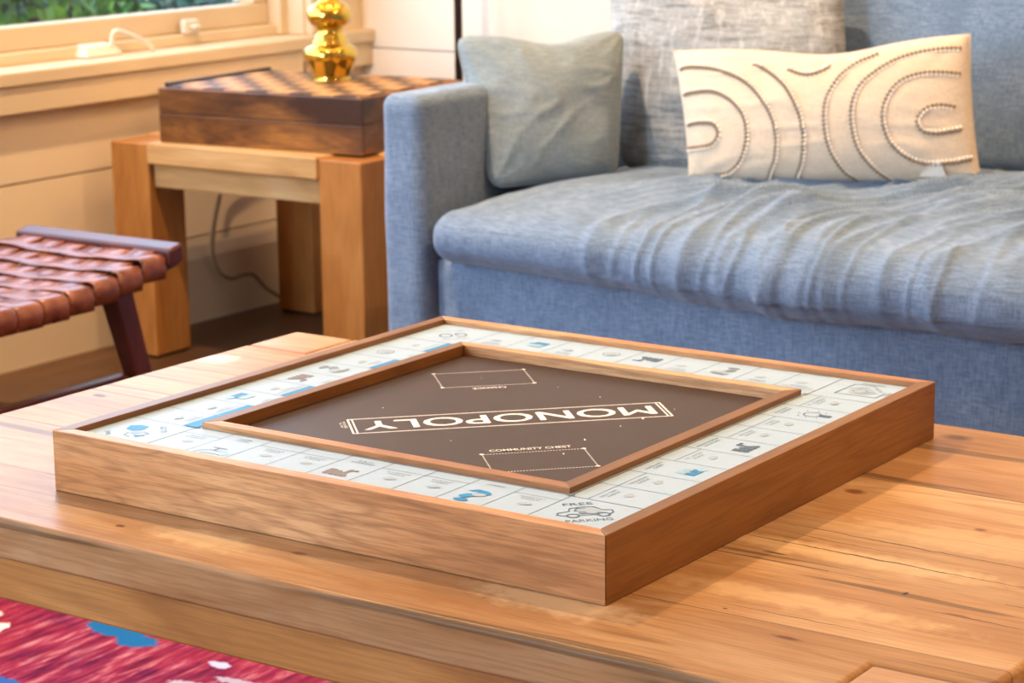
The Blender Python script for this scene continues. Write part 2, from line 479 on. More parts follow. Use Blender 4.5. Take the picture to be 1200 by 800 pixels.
# baseboards
b = new()
hexa(b, [(XW, YF, 0), (XW+.018, YF, 0), (XW+.018, YF, .128), (XW+.008, YF, .15), (XW, YF, .15)],
        [(XW, YB, 0), (XW+.018, YB, 0), (XW+.018, YB, .128), (XW+.008, YB, .15), (XW, YB, .15)])
struct('baseboard_left', b, M['trim'])
b = new(); box(b, (XW+.018, YB-.018, 0), (XR, YB, .15)); struct('baseboard_back', b, M['trim'], bevel=.004)
# window on the left: sill, apron, frame, sash, glass
win = bpy.data.objects.new('window_1', None); win.location = (XW, .3, WZ0); COL.objects.link(win); win['kind'] = 'structure'
b = new(); box(b, (XW-.13, WY0, WZ0-.02), (XW+.035, YB, WZ0+.008)); obj('window_sill', b, M['trim'], win, bevel=.005)
b = new(); box(b, (XW, WY0-.05, .462), (XW+.028, YB, WZ0-.02)); obj('apron', b, M['trim'], win, bevel=.002)
b = new()
box(b, (XW-.13, WY0, WZ0+.008), (XW-.05, WY1, WZ0+.030))
box(b, (XW-.13, WY0, WZ1-.03), (XW-.05, WY1, WZ1))
box(b, (XW-.13, WY1-.035, WZ0+.008), (XW-.04, WY1, WZ1)); box(b, (XW-.13, WY0, WZ0+.008), (XW-.04, WY0+.035, WZ1))
for yy in (.42, ):
    box(b, (XW-.13, yy-.03, WZ0+.008), (XW-.04, yy+.03, WZ1))
obj('window_frame', b, M['trim'], win, bevel=.003)
def sash(y0, y1):
    b = new(); x0, x1 = XW-.115, XW-.072
    box(b, (x0, y0, WZ0+.030), (x1, y1, WZ0+.075)); box(b, (x0, y0, WZ1-.085), (x1, y1, WZ1-.03))
    box(b, (x0, y0, WZ0+.075), (x1, y0+.045, WZ1-.085)); box(b, (x0, y1-.045, WZ0+.075), (x1, y1, WZ1-.085))
    s = obj('window_sash', b, M['trim'], win, bevel=.004)
    b = new(); box(b, (x0+.018, y0+.045, WZ0+.075), (x0+.024, y1-.045, WZ1-.085)); obj('glass_pane', b, M['glass'], s)
sash(.45, WY1-.035); sash(WY0+.035, .39)
# casing around the opening (its right leg shows behind the lamp)
b = new(); box(b, (XW, WY1-.006, WZ0+.008), (XW+.02, WY1+.085, WZ1+.09)); box(b, (XW-.045, WY1-.012, WZ0+.008), (XW+.002, WY1+.01, WZ1)); box(b, (XW, WY0-.09, WZ0+.008), (XW+.02, WY0, WZ1+.09)); box(b, (XW, WY0, WZ1), (XW+.02, WY1, WZ1+.09))
obj('casing', b, M['trim'], win, bevel=.003)
# crank operator on the frame
b = new(); hexa(b, [(XW-.058, 1.80, WZ0+.009), (XW-.018, 1.80, WZ0+.009), (XW-.018, 1.90, WZ0+.009), (XW-.058, 1.90, WZ0+.009)],
                   [(XW-.058, 1.815, WZ0+.034), (XW-.030, 1.815, WZ0+.030), (XW-.030, 1.885, WZ0+.030), (XW-.058, 1.885, WZ0+.034)])
cr = obj('window_crank', b, M['white_metal'], win, bevel=.004)
b = new(); tube(b, smooth_curve([(XW-.03, 1.875, WZ0+.025), (XW-.028, 1.885, WZ0+.052), (XW-.022, 1.91, WZ0+.048), (XW-.014, 1.95, WZ0+.030), (XW-.01, 1.97, WZ0+.012)], 8), [.0045]*33, 10)
obj('crank_handle', b, M['white_metal'], cr, smooth=True)
b = new(); box(b, (XW-.06, 2.10, WZ0+.030), (XW-.045, 2.14, WZ0+.058)); box(b, (XW-.045, 2.112, WZ0+.040), (XW-.030, 2.13, WZ0+.048))
obj('sash_lock', b, M['white_metal'], win, bevel=.003)
# front window (behind the viewer)
win2 = bpy.data.objects.new('window_2', None); win2.location = ((FX0+FX1)/2, YF, FZ0); COL.objects.link(win2); win2['kind'] = 'structure'
b = new(); y0, y1 = YF-.08, YF+.01
box(b, (FX0, y0, FZ0), (FX1, y1, FZ0+.06)); box(b, (FX0, y0, FZ1-.06), (FX1, y1, FZ1))
for xx in (FX0, (FX0+FX1)/2-.03, FX1-.06): box(b, (xx, y0, FZ0+.06), (xx+.06, y1, FZ1-.06))
obj('window_frame', b, M['trim'], win2, bevel=.003)
for xa, xb in ((FX0+.06, (FX0+FX1)/2-.03), ((FX0+FX1)/2+.03, FX1-.06)):
    b = new(); box(b, (xa, YF-.05, FZ0+.06), (xb, YF-.044, FZ1-.06)); obj('glass_pane', b, M['glass'], win2)

# garden outside
b = new(); box(b, (-9, -6, -.35), (XW-.16, 9, -.3)); tag(obj('garden_ground', b, M['ground']), kind='structure')
def shrub(c, r, hgt, mat, n, label):
    s = thing('garden_shrub', label, 'shrub', c)
    b = new()
    for k in range(5):
        a = 2*pi*k/5+c[1]
        tube(b, smooth_curve([c, (c[0]+.1*cos(a), c[1]+.1*sin(a), c[2]+hgt*.4), (c[0]+r*.5*cos(a), c[1]+r*.5*sin(a), c[2]+hgt*.8)], 4), .012, 6)
    obj('stem', b, M['bark'], s)
    b = new(); R = random.Random(int(c[1]*100))
    for i in range(n):
        u = R.uniform(-1, 1); th = R.uniform(0, 2*pi); rr = r*R.uniform(.55, 1)**.5
        p = V((c[0]+rr*sqrt(1-u*u)*cos(th), c[1]+rr*sqrt(1-u*u)*sin(th), c[2]+hgt*.5+hgt*.5*u*R.uniform(.8, 1)))
        d = V((R.uniform(-1,1), R.uniform(-1,1), R.uniform(-.3,1))).normalized()*R.uniform(.035, .06)
        w = d.cross(V((R.uniform(-1,1), R.uniform(-1,1), R.uniform(-1,1)))).normalized()*.014
        q = [b.verts.new(x) for x in (p, p+d*.5+w, p+d, p+d*.5-w)]
        b.faces.new(q)
    obj('foliage', b, mat, s)
shrub((-3.1, 2.30, -.3), .42, 1.15, M['leaf'], 5200, 'bright green shrub outside the window at its left end')
shrub((-3.55, 3.15, -.3), .42, 1.0, M['leaf2'], 5200, 'dark blue-green shrub outside the window beside the brighter one')
shrub((-4.8, 3.4, -.3), .62, 1.0, M['leaf2'], 4500, 'dark shrub outside the window, behind the bright green one')

# ------------------------------------------------------------------ rug
b = new(); soft_box(b, (-1.48, -1.25, 0), (.64, .85, .009), .004, 60, 60, 2)
rg = obj('rug', b, M['rug'], smooth=True)
for v in rg.data.vertices: v.co -= RUGC
rg.location = RUGC
tag(rg, 'red and magenta patterned rug with blue patches on the floor under the coffee table', 'rug')

# ------------------------------------------------------------------ coffee table
TX0, TX1, TY0, TY1, LG = -.762, .28, -.08, .58, .08
ct = thing('coffee_table', 'low honey-coloured solid wood coffee table on the red rug', 'table', ((TX0+TX1)/2, (TY0+TY1)/2, .009))
g = .0012
R = random.Random(3)
def edge_pts(p, q, n, amp):
    out = []
    for i in range(1, n):
        t = i/n; a = V(p).lerp(V(q), t)
        nv = V((-(q[1]-p[1]), q[0]-p[0])).normalized()
        a = a + nv*(amp*fbm((a.x*9, a.y*9, 1.3), 3))
        out.append((a.x, a.y))
    return out
pts = []
P = [(TX0+LG, TY0), (TX1-LG, TY0), (TX1-LG, TY0+LG), (TX1, TY0+LG), (TX1, TY1-LG), (TX1-LG, TY1-LG), (TX1-LG, TY1), (TX0+LG, TY1), (TX0+LG, TY1-LG), (TX0, TY1-LG), (TX0, TY0+LG), (TX0+LG, TY0+LG)]
P = [(x, y) for x, y in P]
for i, p in enumerate(P):
    q = P[(i+1) % len(P)]
    pts.append(p)
    L_ = (V(p)-V(q)).length
    if L_ > .3: pts += edge_pts(p, q, 40 if L_ > .6 else 20, .0022)
b = new(); prism(b, pts, T-.034, T)
obj('tabletop', b, M['table'], ct, bevel=.0045, seg=3)
for (x, y) in ((TX0, TY0), (TX1-LG, TY0), (TX1-LG, TY1-LG), (TX0, TY1-LG)):
    b = new(); box(b, (x+g, y+g, T-.034), (x+LG-g, y+LG-g, T-.0004)); obj('corner_block', b, M['table_leg'], ct, bevel=.003)
    dx = 0 if y < 0 else (.10 if x < -.5 else -.10)
    b = new(); box(b, (x+dx+.004, y+(.012 if y < 0 else -.012)+.004, .009), (x+dx+LG-.004, y+(.012 if y < 0 else -.012)+LG-.004, T-.034)); obj('leg', b, M['table_leg'], ct, bevel=.003)
AI = .010
for (a, c) in (((TX0+AI, TY0+AI, .348), (TX1-AI, TY0+AI+.025, T-.034)), ((TX0+AI, TY1-AI-.025, .348), (TX1-AI, TY1-AI, T-.034)),
               ((TX0+AI, TY0+AI+.025, .348), (TX0+AI+.025, TY1-AI-.025, T-.034)), ((TX1-AI-.025, TY0+AI+.025, .348), (TX1-AI, TY1-AI-.025, T-.034))):
    b = new(); box(b, a, c); obj('apron', b, M['table_edge'], ct, bevel=.003)

# ------------------------------------------------------------------ board game
S = .53; Zt = T+.0506
Bc = V((-S/2, S/2, T+.0002))
bg = thing('board_game', 'square wooden property trading board game with raised frame, on the coffee table', 'board game', Bc)
Zs, Zf = Zt-.005, Zt-.0095
def rail(name, p, inward, w, z0, z1, mat, bev=.0008):
    """mitred rail: p=(a,b) outer ends, inward = unit vector"""
    a, c = V(p[0]), V(p[1]); d = (c-a).normalized(); n = V(inward)
    q = [a, c, c-d*w+n*w, a+d*w+n*w]
    b = new(); prism(b, [(v.x, v.y) for v in q], z0, z1)
    return obj(name, b, mat, bg, bevel=bev, seg=2)
e = .0002
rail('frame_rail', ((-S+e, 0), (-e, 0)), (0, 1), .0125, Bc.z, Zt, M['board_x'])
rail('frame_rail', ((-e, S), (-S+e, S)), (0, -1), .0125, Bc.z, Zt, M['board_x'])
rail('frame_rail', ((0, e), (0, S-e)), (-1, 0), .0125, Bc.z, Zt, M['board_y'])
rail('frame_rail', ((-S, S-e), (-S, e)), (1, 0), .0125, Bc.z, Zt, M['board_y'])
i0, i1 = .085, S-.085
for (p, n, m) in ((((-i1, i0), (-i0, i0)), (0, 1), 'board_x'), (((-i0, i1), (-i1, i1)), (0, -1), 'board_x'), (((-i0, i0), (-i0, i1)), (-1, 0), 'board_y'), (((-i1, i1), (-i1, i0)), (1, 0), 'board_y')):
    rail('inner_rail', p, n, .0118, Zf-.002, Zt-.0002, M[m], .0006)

# game surface: a square ring of paper with its printing
PM = ['paper', 'ink_line', 'ink_faint', 'ink_cyan', 'ink_lcyan', 'ink_brown', 'ink_stain']
sf = new()
for (a, c) in (((-S+.011, .011), (-.011, i0+.002)), ((-S+.011, i1-.002), (-.011, S-.011)), ((-S+.011, i0+.002), (-i1+.002, i1-.002)), ((-i0-.002, i0+.002), (-.011, i1-.002))):
    box(sf, (a[0], a[1], Zs-.006), (c[0], c[1], Zs))
class Fr:
    """2-D drawing frame: origin o, reading direction d, up u, at height z"""
    def __init__(s, bm, o, d, z): s.bm = bm; s.o = V(o); s.d = V(d).normalized(); s.u = V((-s.d.y, s.d.x)); s.z = z; s.k = 0
    def w(s, x, y):
        p = s.o+s.d*x+s.u*y; return (p.x, p.y, s.z+s.k)
    def poly(s, pts, mi):
        s.k += .000004
        try: s.bm.faces.new([s.bm.verts.new(s.w(*p)) for p in pts]).material_index = mi
        except Exception: pass
    def rect(s, x0, y0, x1, y1, mi): s.poly([(x0,y0),(x1,y0),(x1,y1),(x0,y1)], mi)
    def line(s, pts, w, mi):
        for a, c in zip(pts, pts[1:]):
            a = V(a); c = V(c); d = (c-a)
            if d.length < 1e-7: continue
            d.normalize(); n = V((-d.y, d.x))*w/2; a = a-d*w*.3; c = c+d*w*.3
            s.poly([a+n, a-n, c-n, c+n], mi)
    def disc(s, x, y, r, mi, n=14, ry=None, rot=0):
        ry = ry or r
        s.poly([(x+r*cos(2*pi*k/n)*cos(rot)-ry*sin(2*pi*k/n)*sin(rot), y+r*cos(2*pi*k/n)*sin(rot)+ry*sin(2*pi*k/n)*cos(rot)) for k in range(n)], mi)
    def ring(s, x, y, r, w, mi, n=20, ry=None, a0=0, a1=2*pi):
        ry = ry or r
        s.line([(x+r*cos(a0+(a1-a0)*k/n), y+ry*sin(a0+(a1-a0)*k/n)) for k in range(n+1)], w, mi)
    def text(s, txt, x, y, h, mi, sx=1.0, bold=0, width=None):
        cu = bpy.data.curves.new('t', 'FONT'); cu.body = txt; cu.align_x = 'CENTER'; cu.align_y = 'CENTER'
        cu.size = 1; cu.offset = bold; cu.resolution_u = 3
        o = bpy.data.objects.new('t', cu); COL.objects.link(o)
        me = bpy.data.meshes.new_from_object(o)
        xs = [v.co.x for v in me.vertices]; ys = [v.co.y for v in me.vertices]
        cx, cy = (min(xs)+max(xs))/2, (min(ys)+max(ys))/2
        ky = h/(max(ys)-min(ys)); kx = ky*sx if width is None else width/(max(xs)-min(xs))
        s.k += .000004
        vs = [s.bm.verts.new(s.w(x+(v.co.x-cx)*kx, y+(v.co.y-cy)*ky)) for v in me.vertices]
        for p in me.polygons:
            try: s.bm.faces.new([vs[i] for i in p.vertices]).material_index = mi
            except ValueError: pass
        bpy.data.objects.remove(o); bpy.data.curves.remove(cu); bpy.data.meshes.remove(me)

zi = Zs+.00015
CW, CN = .0408, .0825
ctr = V((-S/2, S/2))
LN, FA, CY, LC, BR, ST = 1, 2, 3, 4, 5, 6
def train(f, x, y, s, mi):
    R2 = random.Random(5)
    f.rect(x-.009*s, y-.002*s, x+.006*s, y+.003*s, mi); f.rect(x-.010*s, y-.001*s, x-.004*s, y+.007*s, mi)
    f.rect(x+.003*s, y+.002*s, x+.0055*s, y+.0075*s, mi); f.disc(x-.001*s, y+.003*s, .0028*s, mi)
    for q in (-.0075, -.0025, .0025, .007): f.disc(x+q*s, y-.0032*s, .0024*s, mi)
    f.poly([(x+.006*s, y-.003*s), (x+.011*s, y-.005*s), (x+.006*s, y+.002*s)], mi)
    f.disc(x+.005*s, y+.009*s, .0022*s, mi); f.disc(x+.009*s, y+.0095*s, .0016*s, mi)
sides = [((1, 0), ['MARVIN|GARDENS', 'WATER|WORKS', 'VENTNOR|AVENUE', 'ATLANTIC|AVENUE', 'B & O|RAILROAD', 'ILLINOIS|AVENUE', 'INDIANA|AVENUE', 'CHANCE', 'KENTUCKY|AVENUE']),
         ((0, 1), ['NEW YORK|AVENUE', 'TENNESSEE|AVENUE', 'COMMUNITY|CHEST', 'ST. JAMES|PLACE', 'PENNSYLVANIA|RAILROAD', 'VIRGINIA|AVENUE', 'STATES|AVENUE', 'ELECTRIC|COMPANY', 'ST. CHARLES|PLACE']),
         ((-1, 0), ['CONNECTICUT|AVENUE', 'VERMONT|AVENUE', 'CHANCE', 'ORIENTAL|AVENUE', 'READING|RAILROAD', 'INCOME|TAX', 'BALTIC|AVENUE', 'COMMUNITY|CHEST', 'MEDITER-|RANEAN']),
         ((0, -1), ['BOARDWALK', 'LUXURY|TAX', 'PARK|PLACE', 'CHANCE', 'SHORT|LINE', 'PENNSYLVANIA|AVENUE', 'COMMUNITY|CHEST', 'NO. CAROLINA|AVENUE', 'PACIFIC|AVENUE'])]
for si, (d, cells) in enumerate(sides):
    dv = V(d); uv = V((-dv.y, dv.x))
    f = Fr(sf, ctr, d, zi)                      # x along the side, y = -.265 at outer edge
    yo, yi, yb = -S/2+.012, -S/2+CN+.004, -S/2+.0675
    for k in range(10):
        x = -4.5*CW+k*CW
        f.line([(x, yo), (x, yi)], .00055, LN)
    f.line([(-4.5*CW-.002, yi-.0035), (4.5*CW+.002, yi-.0035)], .0006, LN)
    for k, name in enumerate(cells):
        xc = -4.5*CW+(k+.5)*CW
        special = name.split('|')[-1] in ('WORKS', 'RAILROAD', 'CHANCE', 'CHEST', 'COMPANY', 'TAX', 'LINE')
        if not special:
            f.line([(xc-CW/2, yb), (xc+CW/2, yb)], .0005, LN)
            blue = (si == 3 and name.split('|')[0] in ('BOARDWALK', 'PARK', 'PENNSYLVANIA', 'NO. CAROLINA', 'PACIFIC'))
            if blue: f.rect(xc-CW/2+.0004, yb+.0003, xc+CW/2-.0004, yi-.0038, CY)
        ty = yb-.0055 if not special else yb+.006
        for j, ln in enumerate(name.split('|')):
            f.text(ln, xc, ty-j*.0042, .0026, FA if not special else LN, width=min(.034, .0027*len(ln)))
        if not special: 
            f.text('PRICE $%d' % (100+20*k+60*((si+2) % 4)), xc, yo+.0035, .0021, FA, width=.016)
            f.poly([(xc-.003, yb-.022), (xc+.002, yb-.025), (xc+.009, yb-.021), (xc+.007, yb-.018), (xc+.001, yb-.017)], ST)
        else:
            w = name.split('|')[-1]
            if w in ('RAILROAD', 'LINE'): train(f, xc, -S/2+.038, 1.15, BR if si in (0, 3) else LN)
            elif w == 'CHANCE':
                f.text('?', xc, -S/2+.043, .031, CY if si == 0 else FA, width=.021, bold=.02)
                f.disc(xc+.003, -S/2+.047, .006, ST, ry=.004)
            elif w == 'CHEST':
                mi = CY
                f.rect(xc-.009, -S/2+.033, xc+.008, -S/2+.042, mi); f.poly([(xc-.009, -S/2+.043), (xc+.008, -S/2+.043), (xc+.006, -S/2+.050), (xc-.007, -S/2+.051)], LC)
                f.disc(xc, -S/2+.044, .004, ST); f.rect(xc-.001, -S/2+.036, xc+.002, -S/2+.042, LN); f.disc(xc+.009, -S/2+.036, .004, LC)
            elif w == 'WORKS':
                f.line([(xc-.013, -S/2+.024), (xc-.011, -S/2+.033), (xc-.004, -S/2+.037), (xc+.004, -S/2+.036), (xc+.012, -S/2+.038)], .0009, LN)
                f.line([(xc-.006, -S/2+.022), (xc-.005, -S/2+.028), (xc+.003, -S/2+.029), (xc+.012, -S/2+.028)], .0009, LN)
                f.line([(xc-.001, -S/2+.037), (xc-.001, -S/2+.043)], .002, LN); f.line([(xc-.007, -S/2+.044), (xc+.006, -S/2+.044)], .0018, LN); f.disc(xc+.012, -S/2+.033, .0045, LC)
            elif w == 'COMPANY':
                f.ring(xc, -S/2+.045, .007, .0009, LN); f.rect(xc-.003, -S/2+.028, xc+.003, -S/2+.038, LN)
                for a in range(8): f.disc(xc+.012*cos(a*pi/4), -S/2+.045+.012*sin(a*pi/4), .0009, LN, 6)
            elif w == 'TAX':
                f.ring(xc, -S/2+.040, .008, .0008, FA); f.disc(xc, -S/2+.040, .005, ST)
# corner squares: lines and motifs
for si, (d, _) in enumerate(sides):
    f = Fr(sf, ctr, d, zi)
    f.line([(4.5*CW, -S/2+CN-.001), (S/2-.012, -S/2+CN-.001)], .00055, LN)
q = S/2-.0475
# N corner: free parking, drawn in the diagonal direction
f = Fr(sf, ctr+V((q-.004, -q+.004)), (1, 1), zi+.00005)
f.text('FREE', 0, .021, .006, LN, width=.022); f.text('PARKING', 0, -.0195, .006, LN, width=.034)
f.line([(-.020, -.003), (-.018, .002), (-.010, .004), (-.008, .011), (.002, .0135), (.010, .012), (.014, .004), (.021, .002), (.021, -.004), (.017, -.007)], .0012, LN)
f.line([(-.020, -.003), (-.016, -.006), (-.013, -.006)], .0012, LN); f.line([(-.004, -.007), (.008, -.007)], .0012, LN)
f.line([(-.006, .004), (-.003, .010), (.003, .010), (.004, .004), (-.006, .004)], .0010, LN)
f.ring(-.009, -.007, .0042, .0014, LN); f.ring(.013, -.008, .0042, .0014, LN)
f.disc(.005, .003, .008, ST, ry=.006); f.disc(.006, .0, .005, ST); f.disc(-.001, -.001, .003, FA)
# R corner: jail, a turned square with bars
f = Fr(sf, ctr+V((q, q)), (-1, 1), zi+.00005)
f.line([(-.026, -.004), (0, .024), (.026, -.004)], .0009, LN); f.line([(-.026, -.004), (-.012, -.018)], .0009, LN); f.line([(.026, -.004), (.012, -.018)], .0009, LN)
for k in range(-3, 4): f.line([(k*.0042, -.010), (k*.0042, .011-abs(k)*.002)], .0008, FA)
f.disc(0, .002, .009, ST); f.ring(0, .001, .006, .0009, FA)
f.text('IN JAIL', 0, -.016, .004, FA, width=.018)
f2 = Fr(sf, ctr+V((q+.026, q)), (0, 1), zi+.00005); f2.text('JUST', 0, 0, .0045, FA, width=.014)
f2 = Fr(sf, ctr+V((q, q+.026)), (-1, 0), zi+.00005); f2.text('VISITING', 0, 0, .0045, FA, width=.022)
# L corner: go to jail, only the blue uniform cap and worn strokes remain legible
f = Fr(sf, ctr+V((-q, -q)), (1, -1), zi+.00005)
f.text('GO TO', 0, .022, .005, LN, width=.020); f.text('JAIL', 0, -.023, .005, LN, width=.014)
f.poly([(-.020, -.004), (-.010, -.008), (-.002, -.003), (-.003, .006), (-.012, .011), (-.019, .005)], CY)
f.poly([(-.001, -.001), (.006, -.004), (.008, .003), (.001, .005)], LC); f.disc(.003, .000, .005, ST)
f.line([(.004, .006), (.010, .010), (.014, .004), (.019, .006)], .0010, LN); f.line([(.002, -.006), (.009, -.010), (.016, -.006)], .0010, LN); f.poly([(.011, -.003), (.019, -.001), (.015, .005)], CY)
# B corner: go
f = Fr(sf, ctr+V((-q, q)), (-1, -1), zi+.00005)
f.text('GO', 0, .004, .017, FA, width=.028); f.line([(.020, -.016), (-.014, -.016), (-.008, -.012)], .0012, LC); f.text('COLLECT $200', 0, .021, .0035, FA, width=.026)
obj('game_surface', sf, [M[k] for k in PM], bg)

# brown centre with white printing
cm = new(); box(cm, (-i1+.004, i0+.004, Zf-.004), (-i0-.004, i1-.004, Zf))
zz = Zf+.00012
f = Fr(cm, ctr, (-1, -1), zz)
oy = .0045                                           # the banner lies a touch off centre
def rr(f, x0, y0, x1, y1, w, mi): f.line([(x0,y0),(x1,y0),(x1,y1),(x0,y1),(x0,y0)], w, mi)
rr(f, -.1335, -.0215+oy, .1335, .0295+oy-.004, .0017, 1)
rr(f, -.1300, -.0215+oy, .1300, .0295+oy-.004, .0014, 1)
for q_ in (-.0006, 0, .0006): f.text('MONOPOLY', q_, .002+oy+q_*.6, .0275, 1, width=.246)
f.text('PROPERTY', .1375, .002+oy, .0022, 1, width=.004)
f2 = Fr(cm, ctr+V((-.1375, -.1375))*.7071*1.41421*.7071, (-1, 1), zz); f2.text('TRADING GAME', 0, 0, .0022, 1, width=.022); f2.text('SINCE 1935', 0, .003, .0018, 1, width=.016)
def dotted(f, x0, y0, x1, y1):
    n = 34; m = 17
    for k in range(n+1):
        x = x0+(x1-x0)*k/n
        for y in (y0, y1): f.rect(x-.0007, y-.0006, x+.0007, y+.0006, 1)
    for k in range(m+1):
        y = y0+(y1-y0)*k/m
        for x in (x0, x1): f.rect(x-.0006, y-.0007, x+.0006, y+.0007, 1)
    for x in (x0, x1):
        for y in (y0, y1): f.disc(x, y, .0019, 1, 10)
f = Fr(cm, ctr, (1, 1), zz)
dotted(f, -.0425, -.170, .0395, -.1172); f.text('COMMUNITY CHEST', -.002, -.1085, .0062, 1, width=.066, bold=.01)
f = Fr(cm, ctr, (-1, -1), zz)
dotted(f, -.0430, -.1640, .0395, -.110); f.text('CHANCE', -.001, -.1005, .0062, 1, width=.030, bold=.01)
f = Fr(cm, ctr, (1, 1), zz)                          # crumbs and chips
for (x, y, r) in ((.106, -.036, 1.0), (.083, -.055, .5), (.045, -.092, .8), (.02, -.13, .7), (.088, .046, .5), (-.06, -.07, .4), (.14, -.01, .4), (-.1, .05, .4), (.06, .09, .3), (0, .14, .3)):
    f.poly([(x, y), (x+.0018*r, y+.0005), (x+.0024*r, y+.006*r), (x+.0009*r, y+.0055*r)], 1)
obj('centre_panel', cm, [M['brown_mat'], M['white_ink']], bg)

# ------------------------------------------------------------------ side table
SX0, SX1, SY0, SY1, SL, SZ = -2.19, -1.605, 1.752, 2.30, .094, .400
st = thing('side_table', 'chunky light wood side table with square legs in the corner beside the sofa', 'table', ((SX0+SX1)/2, (SY0+SY1)/2, 0))
P = [(SX0+SL, SY0-.006), (SX1-SL, SY0-.006), (SX1-SL, SY0+SL), (SX1, SY0+SL), (SX1, SY1-SL), (SX1-SL, SY1-SL), (SX1-SL, SY1), (SX0+SL, SY1), (SX0+SL, SY1-SL), (SX0, SY1-SL), (SX0, SY0+SL), (SX0+SL, SY0+SL)]
b = new(); prism(b, P, SZ-.038, SZ+.002); obj('tabletop', b, M['side_x'], st, bevel=.004)
for (x, y) in ((SX0, SY0), (SX1-SL, SY0), (SX1-SL, SY1-SL), (SX0, SY1-SL)):
    b = new(); box(b, (x, y, .004), (x+SL-.001, y+SL-.001, SZ-.002)); lg = obj('leg', b, M['side_z'], st, bevel=.003)
    b = new(); box(b, (x+.006, y+.006, 0), (x+SL-.007, y+SL-.007, .004)); obj('foot_pad', b, M['chess_dark'], lg)
for (a, c) in (((SX0+SL, SY0+.012, .318), (SX1-SL, SY0+.037, SZ-.038)), ((SX0+SL, SY1-.037, .318), (SX1-SL, SY1-.012, SZ-.038)),
               ((SX0+.012, SY0+SL, .318), (SX0+.037, SY1-SL, SZ-.038)), ((SX1-.037, SY0+SL, .318), (SX1-.012, SY1-SL, SZ-.038))):
    b = new(); box(b, a, c); obj('apron', b, M['side_x'], st, bevel=.003)

# ------------------------------------------------------------------ wooden box with chequered lid
ang = math.radians(4.6)
cb = thing('chess_box', 'dark wooden box with a chequered chessboard lid, on the side table', 'box', (-2.075, 1.762, SZ+.0022))
cb.rotation_euler.z = 0
def RZ(x, y): return (-2.075+x*cos(ang)-y*sin(ang), 1.762+x*sin(ang)+y*cos(ang))
WX, WY, BH = .440, .335, .100
z0 = SZ+.0022
def rbox(bm, a, c, mi=0):
    q = [RZ(a[0], a[1]), RZ(c[0], a[1]), RZ(c[0], c[1]), RZ(a[0], c[1])]
    prism(bm, q, z0+a[2], z0+c[2], mi)
b = new(); rbox(b, (0, 0, 0), (WX, WY, BH*.52)); obj('box_base', b, M['chess_box'], cb, bevel=.002)
b = new(); rbox(b, (0, 0, BH*.525), (WX, WY, BH-.002)); obj('lid', b, M['chess_box'], cb, bevel=.002)
def checker():
    t = NT('chequered_veneer'); v = t.coords(rot=(0, 0, -ang), src='Object')
    ch = t.n('ShaderNodeTexChecker'); ch.inputs['Scale'].default_value = 1/.047
    ch.inputs['Color1'].default_value = srgb('b98a55'); ch.inputs['Color2'].default_value = srgb('3c2a20'); 
    t.link(v, ch.inputs['Vector'])
    n = t.noise(v, 60, 3); t.base(t.mix(ch.outputs[0], srgb('7b5a3a'), t.math('MULTIPLY', n, .3))); t.rough(.5); t.b.inputs['Specular IOR Level'].default_value = .25; return t.m
b = new(); rbox(b, (.012, .010, BH-.002), (WX-.012, WY-.010, BH+.0004)); obj('chequered_top', b, checker(), cb)
b = new(); rbox(b, (0, .02, BH-.002), (.008, WY, BH+.005)); obj('raised_rim', b, M['chess_dark'], cb, bevel=.001)

# brass lamp
lc = (-1.868, 2.00, z0+BH+.0006)
lp = thing('table_lamp', 'shiny brass table lamp with a bulging gourd base, on the chequered box', 'lamp', lc)
prof = [(.001, 0), (.033, 0), (.035, .003), (.0345, .008), (.037, .016), (.044, .030), (.0495, .042), (.050, .050), (.047, .057), (.040, .063), (.034, .066), (.0335, .070),
        (.0305, .073), (.029, .078), (.0265, .082), (.0245, .086), (.024, .092), (.0255, .096), (.0295, .099), (.035, .103), (.0395, .110), (.041, .118), (.0395, .126), (.034, .134), (.026, .140), (.0205, .143), (.0195, .150), (.018, .16), (.020, .165), (.0175, .172), (.012, .18), (.010, .20), (.009, .235), (.001, .236)]
pp = smooth_curve([(r, 0, z) for r, z in prof], 3)
b = new(); lathe(b, lc, [(max(p.x, .0008), p.z) for p in pp], 64); obj('lamp_base', b, M['brass'], lp, smooth=True)
b = new(); lathe(b, (lc[0], lc[1], lc[2]+.236), [(.014, 0), (.016, .004), (.016, .05), (.012, .055)], 24); obj('socket', b, M['brass'], lp, smooth=True)
t = NT('lamp_shade_linen'); t.base(srgb('efe2cb')); t.rough(.9)
trn = t.n('ShaderNodeBsdfTranslucent'); trn.inputs[0].default_value = srgb('f2dfbf'); ms = t.n('ShaderNodeMixShader'); ms.inputs[0].default_value = .5
t.link(t.b.outputs[0], ms.inputs[1]); t.link(trn.outputs[0], ms.inputs[2]); t.link(ms.outputs[0], t.N['Material Output'].inputs['Surface'])
b = new(); n = 48
for (r0, r1) in ((.15, .11),):
    rings = [[b.verts.new((lc[0]+r*cos(2*pi*k/n), lc[1]+r*sin(2*pi*k/n), lc[2]+z)) for k in range(n)] for r, z in ((.15, .26), (.11, .46), (.108, .46), (.148, .26))]
    for i in range(4):
        A, B = rings[i], rings[(i+1) % 4]
        for k in range(n): b.faces.new((A[k], A[(k+1) % n], B[(k+1) % n], B[k]))
obj('lamp_shade', b, t.m, lp, smooth=True)
b = new(); bmesh.ops.create_uvsphere(b, u_segments=20, v_segments=14, radius=.026); bmesh.ops.translate(b, vec=(lc[0], lc[1], lc[2]+.325), verts=b.verts)
t = NT('bulb_glow'); t.base((1, .9, .7, 1)); t.b.inputs['Emission Color'].default_value = (1, .62, .3, 1); t.b.inputs['Emission Strength'].default_value = 30
obj('light_bulb', b, t.m, lp, smooth=True)

